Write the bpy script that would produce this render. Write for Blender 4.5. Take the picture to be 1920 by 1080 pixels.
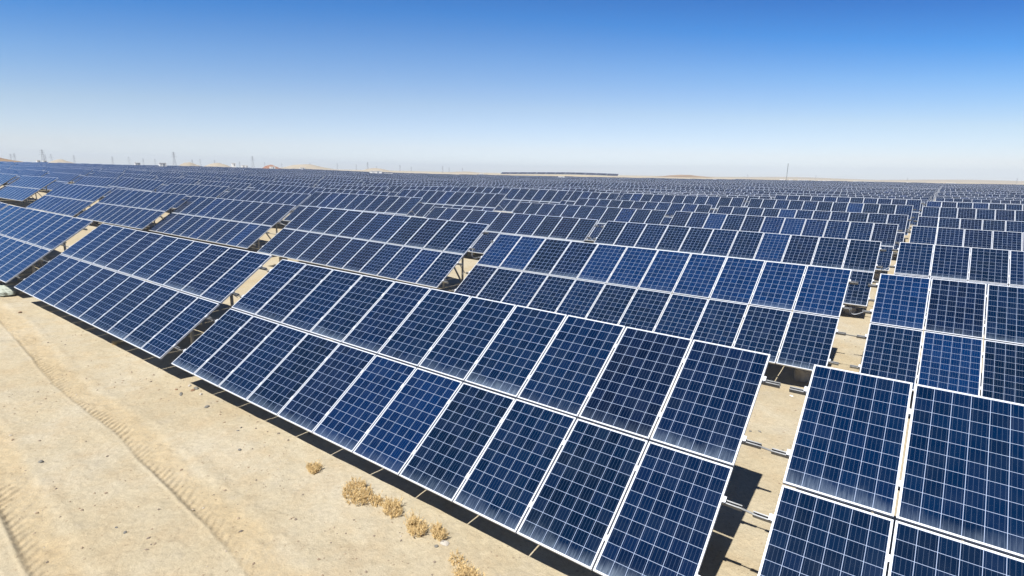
import bpy, bmesh, math, random
import numpy as np
from mathutils import Vector, Matrix, Euler

for o in list(bpy.data.objects):
    bpy.data.objects.remove(o)
SC = bpy.context.scene
COL = SC.collection
R = math.radians
random.seed(7)
RNG = np.random.default_rng(11)

# ------------------------------------------------------------------ camera, sky, sun, exposure
CAM_Z = 4.65
FPX = 1037.45                       # focal length in pixels of a 1920 px wide frame
PITCH, YAW, ROLL = R(11.787), R(-36.275), R(1.058)


def cam_axes():
    cy, sy, cp, sp = math.cos(YAW), math.sin(YAW), math.cos(PITCH), math.sin(PITCH)
    fwd = np.array([sy * cp, cy * cp, -sp])
    right = np.array([cy, -sy, 0.0])
    up = np.cross(right, fwd)
    cr, sr = math.cos(ROLL), math.sin(ROLL)
    return np.array([cr * right + sr * up, -sr * right + cr * up, fwd])


AX = cam_axes()
cd = bpy.data.cameras.new('camera')
cam = bpy.data.objects.new('camera', cd)
COL.objects.link(cam)
cd.sensor_width = 36.0
cd.lens = 36.0 * FPX / 1920.0
cd.clip_start = 0.1
cd.clip_end = 30000
cam.matrix_world = Matrix(((AX[0][0], AX[1][0], -AX[2][0], 0), (AX[0][1], AX[1][1], -AX[2][1], 0),
                           (AX[0][2], AX[1][2], -AX[2][2], CAM_Z), (0, 0, 0, 1)))
SC.camera = cam


def at(px, py, dist):
    """the point DIST metres away (horizontally) that stands at photo pixel px, py"""
    d = np.array([(px - 960) / FPX, -(py - 540) / FPX, 1.0]) @ AX
    h = math.hypot(d[0], d[1])
    return np.array([0, 0, CAM_Z]) + d * (dist / h)


def on_ground(px, py, z=0.0):
    d = np.array([(px - 960) / FPX, -(py - 540) / FPX, 1.0]) @ AX
    return d * ((z - CAM_Z) / d[2]) + np.array([0, 0, CAM_Z])


SUN_EL, SUN_AZ = R(57.3), R(173.3)
world = bpy.data.worlds.new('World')
SC.world = world
world.use_nodes = True
wn = world.node_tree
wn.nodes.clear()
w_out = wn.nodes.new('ShaderNodeOutputWorld')
w_bg = wn.nodes.new('ShaderNodeBackground')
sky = wn.nodes.new('ShaderNodeTexSky')
sky.sky_type = 'NISHITA'
sky.sun_disc = False
sky.sun_elevation = SUN_EL
sky.sun_rotation = SUN_AZ
sky.altitude = 1200
sky.air_density = 1.0
sky.dust_density = 0.6
sky.ozone_density = 2.0
# the colour of the clear desert sky by height above the horizon: deep blue above, milky near the ground
w_tc = wn.nodes.new('ShaderNodeTexCoord')
w_sep = wn.nodes.new('ShaderNodeSeparateXYZ')
SIDE = 1.6
w_ramp = wn.nodes.new('ShaderNodeValToRGB')
w_mul = wn.nodes.new('ShaderNodeMix')
w_mul.data_type = 'RGBA'
w_mul.blend_type = 'MULTIPLY'
w_mul.inputs[0].default_value = 1.0
wn.links.new(w_tc.outputs['Generated'], w_sep.inputs[0])
w_dot = wn.nodes.new('ShaderNodeVectorMath')
w_dot.operation = 'DOT_PRODUCT'
w_dot.inputs[1].default_value = (math.sin(R(-44)), math.cos(R(-44)), 0)
w_abs = wn.nodes.new('ShaderNodeMath')
w_abs.operation = 'ABSOLUTE'
w_dk = wn.nodes.new('ShaderNodeMath')          # 1 - |facing|
w_dk.operation = 'SUBTRACT'
w_dk.inputs[0].default_value = 1.0
w_ml = wn.nodes.new('ShaderNodeMath')
w_ml.operation = 'MULTIPLY_ADD'
w_ml.inputs[1].default_value = SIDE
w_add = wn.nodes.new('ShaderNodeMath')
w_add.operation = 'MULTIPLY'
wn.links.new(w_tc.outputs['Generated'], w_dot.inputs[0])
wn.links.new(w_dot.outputs['Value'], w_abs.inputs[0])
wn.links.new(w_abs.outputs[0], w_dk.inputs[1])
wn.links.new(w_dk.outputs[0], w_ml.inputs[0])
w_ml.inputs[2].default_value = 1.0
wn.links.new(w_ml.outputs[0], w_add.inputs[0])
wn.links.new(w_sep.outputs['Z'], w_add.inputs[1])
wn.links.new(w_add.outputs[0], w_ramp.inputs[0])

SKY_RAMP = [(0.0, (.85, .91, 1.14)), (0.012, (.84, .89, 1.12)), (0.04, (.87, .83, .95)), (0.111, (.79, .79, .86)), (0.194, (.49, .70, .92)),
            (0.264, (.205, .57, .94)), (0.36, (.08, .38, .80)), (0.55, (.06, .25, .50)), (1.0, (.06, .20, .40))]
SKY_STRENGTH = 0.095
cr_ = w_ramp.color_ramp
cr_.elements[0].position, cr_.elements[1].position = SKY_RAMP[0][0], SKY_RAMP[-1][0]
cr_.elements[0].color, cr_.elements[1].color = (*SKY_RAMP[0][1], 1), (*SKY_RAMP[-1][1], 1)
for pos, c in SKY_RAMP[1:-1]:
    e = cr_.elements.new(pos)
    e.color = (*c, 1)
wn.links.new(sky.outputs[0], w_mul.inputs[6])
wn.links.new(w_ramp.outputs[0], w_mul.inputs[7])
wn.links.new(w_mul.outputs[2], w_bg.inputs[0])
w_bg.inputs[1].default_value = SKY_STRENGTH
wn.links.new(w_bg.outputs[0], w_out.inputs[0])

sd = bpy.data.lights.new('sun', 'SUN')
sd.energy = 5.0
sd.angle = R(0.53)
sd.color = (1.0, 0.955, 0.88)
sun = bpy.data.objects.new('sun', sd)
COL.objects.link(sun)
sv = Vector((math.sin(SUN_AZ) * math.cos(SUN_EL), math.cos(SUN_AZ) * math.cos(SUN_EL), math.sin(SUN_EL)))
sun.rotation_euler = sv.to_track_quat('Z', 'Y').to_euler()
sun.location = (0, 0, 60)

SC.view_settings.view_transform = 'Standard'
SC.view_settings.look = 'None'
SC.view_settings.exposure = 0.65
SC.view_settings.gamma = 1.0
SC.view_settings.use_curve_mapping = False
SC.render.resolution_x, SC.render.resolution_y = 1024, 576
SC.cycles.max_bounces = 6


# ------------------------------------------------------------------ small helpers
def tag(o, label=None, cat=None, group=None, kind=None):
    if label:
        o['label'] = label
    if cat:
        o['category'] = cat
    if group:
        o['group'] = group
    if kind:
        o['kind'] = kind
    return o


def link(name, me, parent=None, loc=None):
    o = bpy.data.objects.new(name, me)
    COL.objects.link(o)
    if parent is not None:
        o.parent = parent
    if loc is not None:
        o.location = loc
    return o


def empty(name, loc):
    o = bpy.data.objects.new(name, None)
    o.empty_display_size = 0.3
    COL.objects.link(o)
    o.location = loc
    return o


class MB:
    """collects boxes, bars and tubes; mesh() makes ONE mesh of them"""

    def __init__(self):
        self.v, self.f, self.m, self.uv, self.a = [], [], [], [], []

    def add(self, vs, fs, mat=0, uvs=None, att=0.0):
        n = len(self.v)
        self.v += [tuple(p) for p in vs]
        for k, f in enumerate(fs):
            self.f.append([n + i for i in f])
            self.m.append(mat)
            self.a.append(att)
            self.uv.append(uvs[k] if uvs else [(0, 0)] * len(f))

    def box(self, lo, hi, mat=0, M=None):
        (a, b, c), (d, e, f) = lo, hi
        vs = [(a, b, c), (d, b, c), (d, e, c), (a, e, c), (a, b, f), (d, b, f), (d, e, f), (a, e, f)]
        if M is not None:
            vs = [tuple(M @ Vector(p)) for p in vs]
        self.add(vs, [(3, 2, 1, 0), (4, 5, 6, 7), (0, 1, 5, 4), (1, 2, 6, 5), (2, 3, 7, 6), (3, 0, 4, 7)], mat)

    def bar(self, p, q, w, h, mat=0, up=(0, 0, 1)):
        p, q = Vector(p), Vector(q)
        d = (q - p).normalized()
        u = Vector(up)
        s = d.cross(u)
        if s.length < 1e-4:
            s = d.cross(Vector((0, 1, 0)))
        s.normalize()
        u = s.cross(d)
        vs = []
        for c in (p, q):
            for sx, sy in ((-1, -1), (1, -1), (1, 1), (-1, 1)):
                vs.append(tuple(c + s * (sx * w / 2) + u * (sy * h / 2)))
        self.add(vs, [(0, 1, 2, 3), (7, 6, 5, 4), (0, 4, 5, 1), (1, 5, 6, 2), (2, 6, 7, 3), (3, 7, 4, 0)], mat)

    def tube(self, pts, rad, n=6, mat=0, close=True):
        pts = [Vector(p) for p in pts]
        rads = rad if isinstance(rad, (list, tuple)) else [rad] * len(pts)
        base = len(self.v)
        for i, p in enumerate(pts):
            d = (pts[min(i + 1, len(pts) - 1)] - pts[max(i - 1, 0)]).normalized()
            s = d.cross(Vector((0.13, 0.21, 0.97)))
            s.normalize()
            u = s.cross(d)
            for k in range(n):
                t = 2 * math.pi * k / n
                self.v.append(tuple(p + (s * math.cos(t) + u * math.sin(t)) * rads[i]))
        for i in range(len(pts) - 1):
            for k in range(n):
                a, b = base + i * n + k, base + i * n + (k + 1) % n
                self._f([a, a + n, b + n, b], mat)
        if close:
            self._f([base + k for k in range(n)], mat)
            self._f([base + (len(pts) - 1) * n + k for k in range(n)][::-1], mat)

    def _f(self, f, mat):
        self.f.append(f)
        self.m.append(mat)
        self.a.append(0.0)
        self.uv.append([(0, 0)] * len(f))

    def mesh(self, name, mats, smooth=False, bevel=0.0):
        me = bpy.data.meshes.new(name)
        me.from_pydata(self.v, [], self.f)
        for m in mats:
            me.materials.append(m)
        me.polygons.foreach_set('material_index', self.m)
        uvl = me.uv_layers.new(name='cells')
        uvl.data.foreach_set('uv', [c for f in self.uv for p in f for c in p])
        at_ = me.attributes.new('seed', 'FLOAT', 'FACE')
        at_.data.foreach_set('value', self.a)
        if smooth:
            me.polygons.foreach_set('use_smooth', [True] * len(me.polygons))
        if bevel:
            bm = bmesh.new()
            bm.from_mesh(me)
            bmesh.ops.bevel(bm, geom=list(bm.edges), offset=bevel, segments=2, affect='EDGES', profile=0.5)
            bm.to_mesh(me)
            bm.free()
        me.update()
        return me


# ------------------------------------------------------------------ materials
def new_mat(name):
    m = bpy.data.materials.new(name)
    m.use_nodes = True
    nt = m.node_tree
    b = nt.nodes['Principled BSDF']
    return m, nt, b


def nd(nt, t, **kw):
    n = nt.nodes.new(t)
    for k, v in kw.items():
        setattr(n, k, v)
    return n


def mth(nt, op, a, b=None, c=None, clamp=False):
    n = nt.nodes.new('ShaderNodeMath')
    n.operation = op
    n.use_clamp = clamp
    for i, x in enumerate((a, b, c)):
        if x is None:
            continue
        if isinstance(x, (int, float)):
            n.inputs[i].default_value = x
        else:
            nt.links.new(x, n.inputs[i])
    return n.outputs[0]


def mixc(nt, fac, a, b, mode='MIX'):
    n = nt.nodes.new('ShaderNodeMix')
    n.data_type = 'RGBA'
    n.blend_type = mode
    for i, x in ((0, fac), (6, a), (7, b)):
        if isinstance(x, (int, float)):
            n.inputs[i].default_value = x
        elif isinstance(x, tuple):
            n.inputs[i].default_value = (*x, 1)
        else:
            nt.links.new(x, n.inputs[i])
    return n.outputs[2]


def noise(nt, vec, scale, detail=3.0, rough=0.55, lac=2.0, dim='3D'):
    n = nt.nodes.new('ShaderNodeTexNoise')
    n.noise_dimensions = dim
    n.inputs['Scale'].default_value = scale
    n.inputs['Detail'].default_value = detail
    n.inputs['Roughness'].default_value = rough
    n.inputs['Lacunarity'].default_value = lac
    if vec is not None:
        nt.links.new(vec, n.inputs['Vector'])
    return n.outputs[0]


def ramp(nt, x, stops):
    n = nt.nodes.new('ShaderNodeValToRGB')
    e = n.color_ramp.elements
    e[0].position, e[0].color = stops[0][0], (*stops[0][1], 1)
    e[1].position, e[1].color = stops[-1][0], (*stops[-1][1], 1)
    for p, c in stops[1:-1]:
        k = e.new(p)
        k.color = (*c, 1)
    nt.links.new(x, n.inputs[0])
    return n.outputs[0]


def gray(v):
    return (v, v, v)


def make_cells():
    """polycrystalline module: six by ten cells, four busbars a cell, white backsheet in the gaps, dust at the low edge"""
    m, nt, b = new_mat('solar_cells')
    uv = nd(nt, 'ShaderNodeUVMap', uv_map='cells').outputs[0]
    sp = nd(nt, 'ShaderNodeSeparateXYZ')
    nt.links.new(uv, sp.inputs[0])
    u, v = sp.outputs[0], sp.outputs[1]
    oi = nd(nt, 'ShaderNodeObjectInfo').outputs['Random']
    sa = nd(nt, 'ShaderNodeAttribute', attribute_name='seed').outputs['Fac']
    seed = mth(nt, 'ADD', mth(nt, 'MULTIPLY', sa, 17.31), mth(nt, 'MULTIPLY', oi, 91.7))

    def wn1(x):
        n = nd(nt, 'ShaderNodeTexWhiteNoise', noise_dimensions='1D')
        nt.links.new(x, n.inputs['W'])
        return n.outputs['Value'], n.outputs['Color']

    pv, pc = wn1(seed)
    pv2, _ = wn1(mth(nt, 'ADD', seed, 3.7))
    cv = nd(nt, 'ShaderNodeCombineXYZ')
    nt.links.new(mth(nt, 'FLOOR', u), cv.inputs[0])
    nt.links.new(mth(nt, 'FLOOR', v), cv.inputs[1])
    nt.links.new(seed, cv.inputs[2])
    w3 = nd(nt, 'ShaderNodeTexWhiteNoise', noise_dimensions='3D')
    nt.links.new(cv.outputs[0], w3.inputs['Vector'])
    cellv = w3.outputs['Value']
    # module tint: most navy, some bright royal blue, a few dull violet
    tint = ramp(nt, pv, [(0.0, (0.0002, 0.0080, 0.028)), (0.3, (0.0002, 0.0104, 0.039)), (0.6, (0.0002, 0.0122, 0.049)),
                         (0.8, (0.0010, 0.0072, 0.028)), (0.9, (0.0006, 0.0096, 0.036)), (1.0, (0.0002, 0.0142, 0.064))])
    # a few batches of modules are a brighter royal blue (object colour red = 0)
    oc = nd(nt, 'ShaderNodeSeparateColor')
    nt.links.new(nd(nt, 'ShaderNodeObjectInfo').outputs['Color'], oc.inputs[0])
    tint = mixc(nt, oc.outputs[0], (0.0002, 0.0185, 0.078), tint)
    lum = mth(nt, 'MULTIPLY_ADD', cellv, 0.4, 0.68)
    cl = nd(nt, 'ShaderNodeCombineColor')
    for i in range(3):
        nt.links.new(lum, cl.inputs[i])
    cell = mixc(nt, 1.0, tint, cl.outputs[0], 'MULTIPLY')
    vio = mth(nt, 'MULTIPLY', mth(nt, 'GREATER_THAN', cellv, 0.72), 0.3)
    cell = mixc(nt, vio, cell, (0.004, 0.0095, 0.033))
    # busbars
    fu = mth(nt, 'FRACT', u)
    fv = mth(nt, 'FRACT', v)
    fb = mth(nt, 'FRACT', mth(nt, 'MULTIPLY', fu, 4.0))
    bus = mth(nt, 'LESS_THAN', mth(nt, 'ABSOLUTE', mth(nt, 'SUBTRACT', fb, 0.5)), 0.036)
    col = mixc(nt, mth(nt, 'MULTIPLY', bus, 0.25), cell, (0.17, 0.22, 0.31))
    # gaps between the cells
    gu = mth(nt, 'GREATER_THAN', mth(nt, 'ABSOLUTE', mth(nt, 'SUBTRACT', fu, 0.5)), 0.4855)
    gv = mth(nt, 'GREATER_THAN', mth(nt, 'ABSOLUTE', mth(nt, 'SUBTRACT', fv, 0.5)), 0.4865)
    gap = mth(nt, 'MAXIMUM', gu, gv)
    col = mixc(nt, gap, col, (0.30, 0.365, 0.50))
    # dust gathered along the low edge of every module, in streaks, and a thin film everywhere
    cs = nd(nt, 'ShaderNodeCombineXYZ')
    nt.links.new(mth(nt, 'MULTIPLY', u, 9.0), cs.inputs[0])
    nt.links.new(mth(nt, 'MULTIPLY', v, 1.1), cs.inputs[1])
    nt.links.new(seed, cs.inputs[2])
    st = noise(nt, cs.outputs[0], 1.0, 2.0)
    cs2 = nd(nt, 'ShaderNodeCombineXYZ')
    nt.links.new(u, cs2.inputs[0])
    nt.links.new(v, cs2.inputs[1])
    nt.links.new(seed, cs2.inputs[2])
    bl = noise(nt, cs2.outputs[0], 0.55, 3.0)
    reach = mth(nt, 'MULTIPLY_ADD', bl, 2.0, 0.1)
    low = mth(nt, 'SUBTRACT', 1.0, mth(nt, 'DIVIDE', v, reach), clamp=True)
    low = mth(nt, 'POWER', low, 1.3)
    dust = mth(nt, 'MULTIPLY', low, mth(nt, 'MULTIPLY', mth(nt, 'MULTIPLY_ADD', st, 1.3, -0.12, clamp=True), mth(nt, 'MULTIPLY_ADD', pv2, 0.8, 0.2)))
    film = mth(nt, 'MULTIPLY', mth(nt, 'SUBTRACT', bl, 0.42, clamp=True), 0.05)
    dfac = mth(nt, 'ADD', mth(nt, 'MULTIPLY', dust, 0.55), film, clamp=True)
    col = mixc(nt, dfac, col, (0.27, 0.35, 0.45))
    nt.links.new(col, b.inputs['Base Color'])
    b.inputs['Roughness'].default_value = 0.16
    nt.links.new(mth(nt, 'MULTIPLY_ADD', dfac, 0.5, 0.13), b.inputs['Roughness'])
    b.inputs['IOR'].default_value = 1.46
    return m


def make_sand():
    m, nt, b = new_mat('desert_sand')
    pos = nd(nt, 'ShaderNodeNewGeometry').outputs['Position']
    big = noise(nt, pos, 0.35, 5.0, 0.6)
    mid = noise(nt, pos, 1.7, 5.0, 0.62)
    fine = noise(nt, pos, 14.0, 4.0, 0.65)
    grit = noise(nt, pos, 70.0, 3.0, 0.7)
    c = ramp(nt, big, [(0.3, (0.373, 0.313, 0.208)), (0.5, (0.399, 0.347, 0.246)), (0.7, (0.430, 0.388, 0.298))])
    c = mixc(nt, mth(nt, 'MULTIPLY', ramp(nt, mid, [(0.45, gray(0)), (0.7, gray(1))]), 0.45), c, (0.378, 0.289, 0.175))
    c = mixc(nt, mth(nt, 'MULTIPLY', ramp(nt, mid, [(0.3, gray(1)), (0.42, gray(0))]), 0.4), c, (0.336, 0.301, 0.240))
    # wheel tracks: looser, warmer sand
    tr = nd(nt, 'ShaderNodeAttribute', attribute_name='track').outputs['Fac']
    c = mixc(nt, mth(nt, 'MULTIPLY', tr, mth(nt, 'MULTIPLY_ADD', fine, 0.9, -0.04, clamp=True)), c, (0.399, 0.307, 0.177))
    g = mth(nt, 'MULTIPLY_ADD', fine, 0.5, 0.75)
    g = mth(nt, 'MULTIPLY', g, mth(nt, 'MULTIPLY_ADD', grit, 0.7, 0.65))
    cg = nd(nt, 'ShaderNodeCombineColor')
    for i in range(3):
        nt.links.new(g, cg.inputs[i])
    c = mixc(nt, 1.0, c, cg.outputs[0], 'MULTIPLY')
    # small dark pebbles set in the crust, thicker in some patches
    vo = nd(nt, 'ShaderNodeTexVoronoi', feature='F1')
    vo.inputs['Scale'].default_value = 17.0
    nt.links.new(pos, vo.inputs['Vector'])
    vs = nd(nt, 'ShaderNodeSeparateColor')
    nt.links.new(vo.outputs['Color'], vs.inputs[0])
    thr = mth(nt, 'MULTIPLY', mth(nt, 'SUBTRACT', mid, 0.30, clamp=True), 0.85)
    peb = mth(nt, 'MULTIPLY', mth(nt, 'LESS_THAN', vo.outputs['Distance'], mth(nt, 'MULTIPLY_ADD', vs.outputs[1], 0.22, 0.06)),
              mth(nt, 'LESS_THAN', vs.outputs[0], thr))
    c = mixc(nt, mth(nt, 'MULTIPLY', peb, 0.45), c, mixc(nt, vs.outputs[2], (0.12, 0.09, 0.065), (0.26, 0.18, 0.115)))
    nt.links.new(c, b.inputs['Base Color'])
    b.inputs['Roughness'].default_value = 0.95
    b.inputs['Specular IOR Level'].default_value = 0.1
    bp = nd(nt, 'ShaderNodeBump')
    bp.inputs['Strength'].default_value = 0.8
    bp.inputs['Distance'].default_value = 0.02
    nt.links.new(mth(nt, 'ADD', mth(nt, 'ADD', fine, mth(nt, 'MULTIPLY', grit, 0.45)), mth(nt, 'MULTIPLY', peb, 0.4)), bp.inputs['Height'])
    nt.links.new(bp.outputs[0], b.inputs['Normal'])
    return m


def simple(name, col, rough=0.5, metal=0.0, var=0.0, scale=6.0, spec=0.5):
    m, nt, b = new_mat(name)
    b.inputs['Roughness'].default_value = rough
    b.inputs['Metallic'].default_value = metal
    b.inputs['Specular IOR Level'].default_value = spec
    if var:
        tc = nd(nt, 'ShaderNodeTexCoord').outputs['Object']
        n = noise(nt, tc, scale, 4.0, 0.6)
        lo = tuple(c * (1 - var) for c in col)
        hi = tuple(min(1, c * (1 + var)) for c in col)
        nt.links.new(ramp(nt, n, [(0.3, lo), (0.7, hi)]), b.inputs['Base Color'])
    else:
        b.inputs['Base Color'].default_value = (*col, 1)
    return m


M_CELL = make_cells()
M_SAND = make_sand()
M_FRAME = simple('anodised_aluminium', (0.57, 0.60, 0.65), 0.42, 0.15, 0.05, 3.0)
M_BACK = simple('white_backsheet', (0.5, 0.51, 0.52), 0.6)
M_STEEL = simple('galvanised_steel', (0.27, 0.28, 0.29), 0.5, 0.5, 0.25, 9.0)
M_TIE = simple('weathered_steel', (0.13, 0.135, 0.14), 0.55, 0.4, 0.2, 9.0)
M_CONC = simple('concrete', (0.33, 0.31, 0.28), 0.9, 0, 0.18, 7.0)
M_CABLE = simple('grey_cable', (0.35, 0.37, 0.40), 0.5)
M_TWIG = simple('dry_twigs', (0.62, 0.465, 0.235), 0.9, 0, 0.3, 25.0, 0.1)
M_STONE = simple('dark_stone', (0.16, 0.155, 0.14), 0.85, 0, 0.35, 14.0, 0.2)
M_STONE_P = simple('pale_stone', (0.40, 0.37, 0.32), 0.85, 0, 0.2, 14.0, 0.2)
M_STONE_R = simple('brown_stone', (0.22, 0.14, 0.09), 0.85, 0, 0.3, 14.0, 0.2)
M_SACK = simple('woven_plastic', (0.30, 0.33, 0.28), 0.6, 0, 0.2, 10.0)
M_WHITE = simple('white_paint', (0.80, 0.80, 0.78), 0.6, 0, 0.06, 0.6)
M_GREY = simple('grey_panel', (0.42, 0.44, 0.47), 0.6, 0, 0.1, 0.6)
M_ROOF = simple('pale_roof', (0.66, 0.66, 0.65), 0.6)
M_DOOR = simple('door_paint', (0.25, 0.28, 0.32), 0.5)
M_PYLON = simple('pylon_steel', (0.22, 0.24, 0.27), 0.6, 0.3)


def hill_mat(name, c0, c1):
    m, nt, b = new_mat(name)
    pos = nd(nt, 'ShaderNodeNewGeometry').outputs['Position']
    n = noise(nt, pos, 0.02, 6.0, 0.65)
    nt.links.new(ramp(nt, n, [(0.35, c0), (0.65, c1)]), b.inputs['Base Color'])
    b.inputs['Roughness'].default_value = 0.95
    b.inputs['Specular IOR Level'].default_value = 0.1
    return m


M_HILL_B = hill_mat('brown_hill', (0.20, 0.125, 0.065), (0.30, 0.205, 0.115))
M_HILL_R = hill_mat('red_hill', (0.26, 0.13, 0.08), (0.33, 0.19, 0.12))
M_HILL_S = hill_mat('sand_dune', (0.31, 0.265, 0.195), (0.36, 0.31, 0.235))

# ------------------------------------------------------------------ the lie of the land
PW, PH, GAP, MID, NW_ = 0.99, 1.65, 0.02, 0.03, 11
TW = NW_ * PW + (NW_ - 1) * GAP
TH = 2 * PH + MID
TILT = R(35.52)
HB = 0.55                                    # height of a table's low edge over the ground

# surveyed tables: row, column (0 = first left of the sandy aisle, -1 = first right of it): x, y of the low left corner, its height over the camera, roll
SURVEY = {
    (1, 0): (-12.43, 4.73, -4.11, -0.27), (1, 1): (-23.85, 4.65, -4.01, -0.16), (1, 2): (-35.86, 4.63, -3.92, -0.29), (1, -1): (-0.82, 4.73, -4.18, 0.04),
    (2, 0): (-12.34, 13.30, -4.13, -0.14), (2, -1): (-0.64, 13.41, -4.19, 0.10), (2, 1): (-23.76, 13.02, -3.68, -0.60), (2, 2): (-36.72, 13.55, -3.72, -0.22),
    (2, 3): (-47.65, 13.17, -3.62, -0.07), (2, 4): (-59.14, 13.09, -3.51, -0.35), (2, 5): (-72.52, 13.41, -3.11, 0.02),
    (3, 0): (-12.19, 21.61, -4.13, -0.21), (3, -1): (-0.54, 21.86, -4.16, -0.08), (3, 1): (-23.94, 21.83, -4.06, -0.37), (3, 2): (-36.05, 21.81, -3.57, 0.03),
    (3, 3): (-47.42, 21.60, -3.70, -0.31), (3, 4): (-58.9, 21.5, -3.55, 0.0),
    (4, 0): (-11.99, 30.16, -4.03, -0.16), (4, 1): (-23.72, 30.46, -4.03, -0.10), (4, -1): (-0.36, 30.71, -4.13, -0.12), (4, 2): (-36.19, 30.59, -3.51, -0.03),
    (4, 3): (-47.25, 29.94, -3.72, -0.19),
    (5, 0): (-11.79, 38.28, -4.01, 0.05), (5, 1): (-23.49, 38.55, -3.93, -0.28), (5, -1): (-0.21, 39.29, -4.10, 0.0), (5, 2): (-35.85, 38.97, -3.31, -0.34),
    (6, 0): (-11.75, 46.77, -3.69, -0.22), (6, 1): (-23.37, 47.08, -3.67, 0.04), (6, -1): (-0.09, 47.71, -3.81, 0.0),
    (7, 0): (-11.35, 54.42, -3.53, -0.01), (7, -1): (0.12, 56.37, -3.67, -0.03),
}


def softplus(x, k):
    return np.where(x > 30 * k, x, k * np.log1p(np.exp(np.minimum(x / k, 30))))


RIDGE = at(1060, 330, 560)


def base_ground(x, y):
    w = softplus(-x - 1.0 * y - 15, 14.0)
    g = 3.05 * (1 - np.exp(-w / 115.0))
    g = g + 0.20 * np.sin(x * 0.045 + y * 0.031 + 1.0) * np.sin(y * 0.052 - x * 0.013) * np.clip((np.hypot(x, y) - 40) / 60, 0, 1)
    # broad sandy rise far behind the field, a row of tables along its crest
    return g + rise(x, y)


def rise(x, y):
    return 3.4 * np.exp(-((x - RIDGE[0]) / 120.0) ** 2 - ((y - RIDGE[1]) / 45.0) ** 2)


_cp = []
for (r_, c_), (x_, y_, z_, s_) in SURVEY.items():
    _cp.append((x_ + TW / 2, y_ + 1.4, z_ + CAM_Z - HB + TW / 2 * math.tan(R(s_))))
for y_, h_ in ((66, .08), (75, -.18), (84, -.34), (93, -.36), (101, -.36), (118, -.33), (138, -.25)):
    for x_ in (-29, -18, -6.5, 5, 17):
        _cp.append((x_ + .02 * y_, y_, h_))
for x_ in (-30, -18, -6, 6, 16):
    _cp.append((x_, -2, 0.0))
    _cp.append((x_, 1.5, 0.0))
_cp = np.array(_cp)
_res = _cp[:, 2] - base_ground(_cp[:, 0], _cp[:, 1])


def smooth_ground(x, y):
    x, y = np.asarray(x, float), np.asarray(y, float)
    num = np.zeros(np.broadcast(x, y).shape)
    den = np.full(num.shape, 0.02)
    for (cx, cy, _), rr in zip(_cp, _res):
        k = np.exp(-((x - cx) / 9.0) ** 2 - ((y - cy) / 6.5) ** 2)
        num += k * rr
        den += k
    return base_ground(x, y) + num / den


def vnoise(x, y, seed=0):
    """smooth value noise, about -1..1"""
    xi, yi = np.floor(x).astype(np.int64), np.floor(y).astype(np.int64)
    fx, fy = x - xi, y - yi
    fx, fy = fx * fx * (3 - 2 * fx), fy * fy * (3 - 2 * fy)

    def h(i, j):
        n = (i * 374761393 + j * 668265263 + seed * 974711) & 0x7fffffff
        n = ((n ^ (n >> 13)) * 1274126177) & 0x7fffffff
        n = n ^ (n >> 16)
        return (n & 0xffff) / 32767.5 - 1
    a, b_, c, d = h(xi, yi), h(xi + 1, yi), h(xi, yi + 1), h(xi + 1, yi + 1)
    return (a * (1 - fx) + b_ * fx) * (1 - fy) + (c * (1 - fx) + d * fx) * fy


# the wheel tracks: polylines of their near edge and width
TRACKS = [([(-40, 4.35), (-22, 3.83), (-14.6, 3.22), (-10.7, 3.16), (-6.95, 2.90), (-5.7, 2.75), (0, 2.2), (8, 1.4)], 0.47, 1.0),
          ([(-40, 2.9), (-22, 2.25), (-14.6, 1.62), (-9.55, 1.34), (-7.7, 1.22), (0, 0.5)], 0.46, 1.0)]


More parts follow.
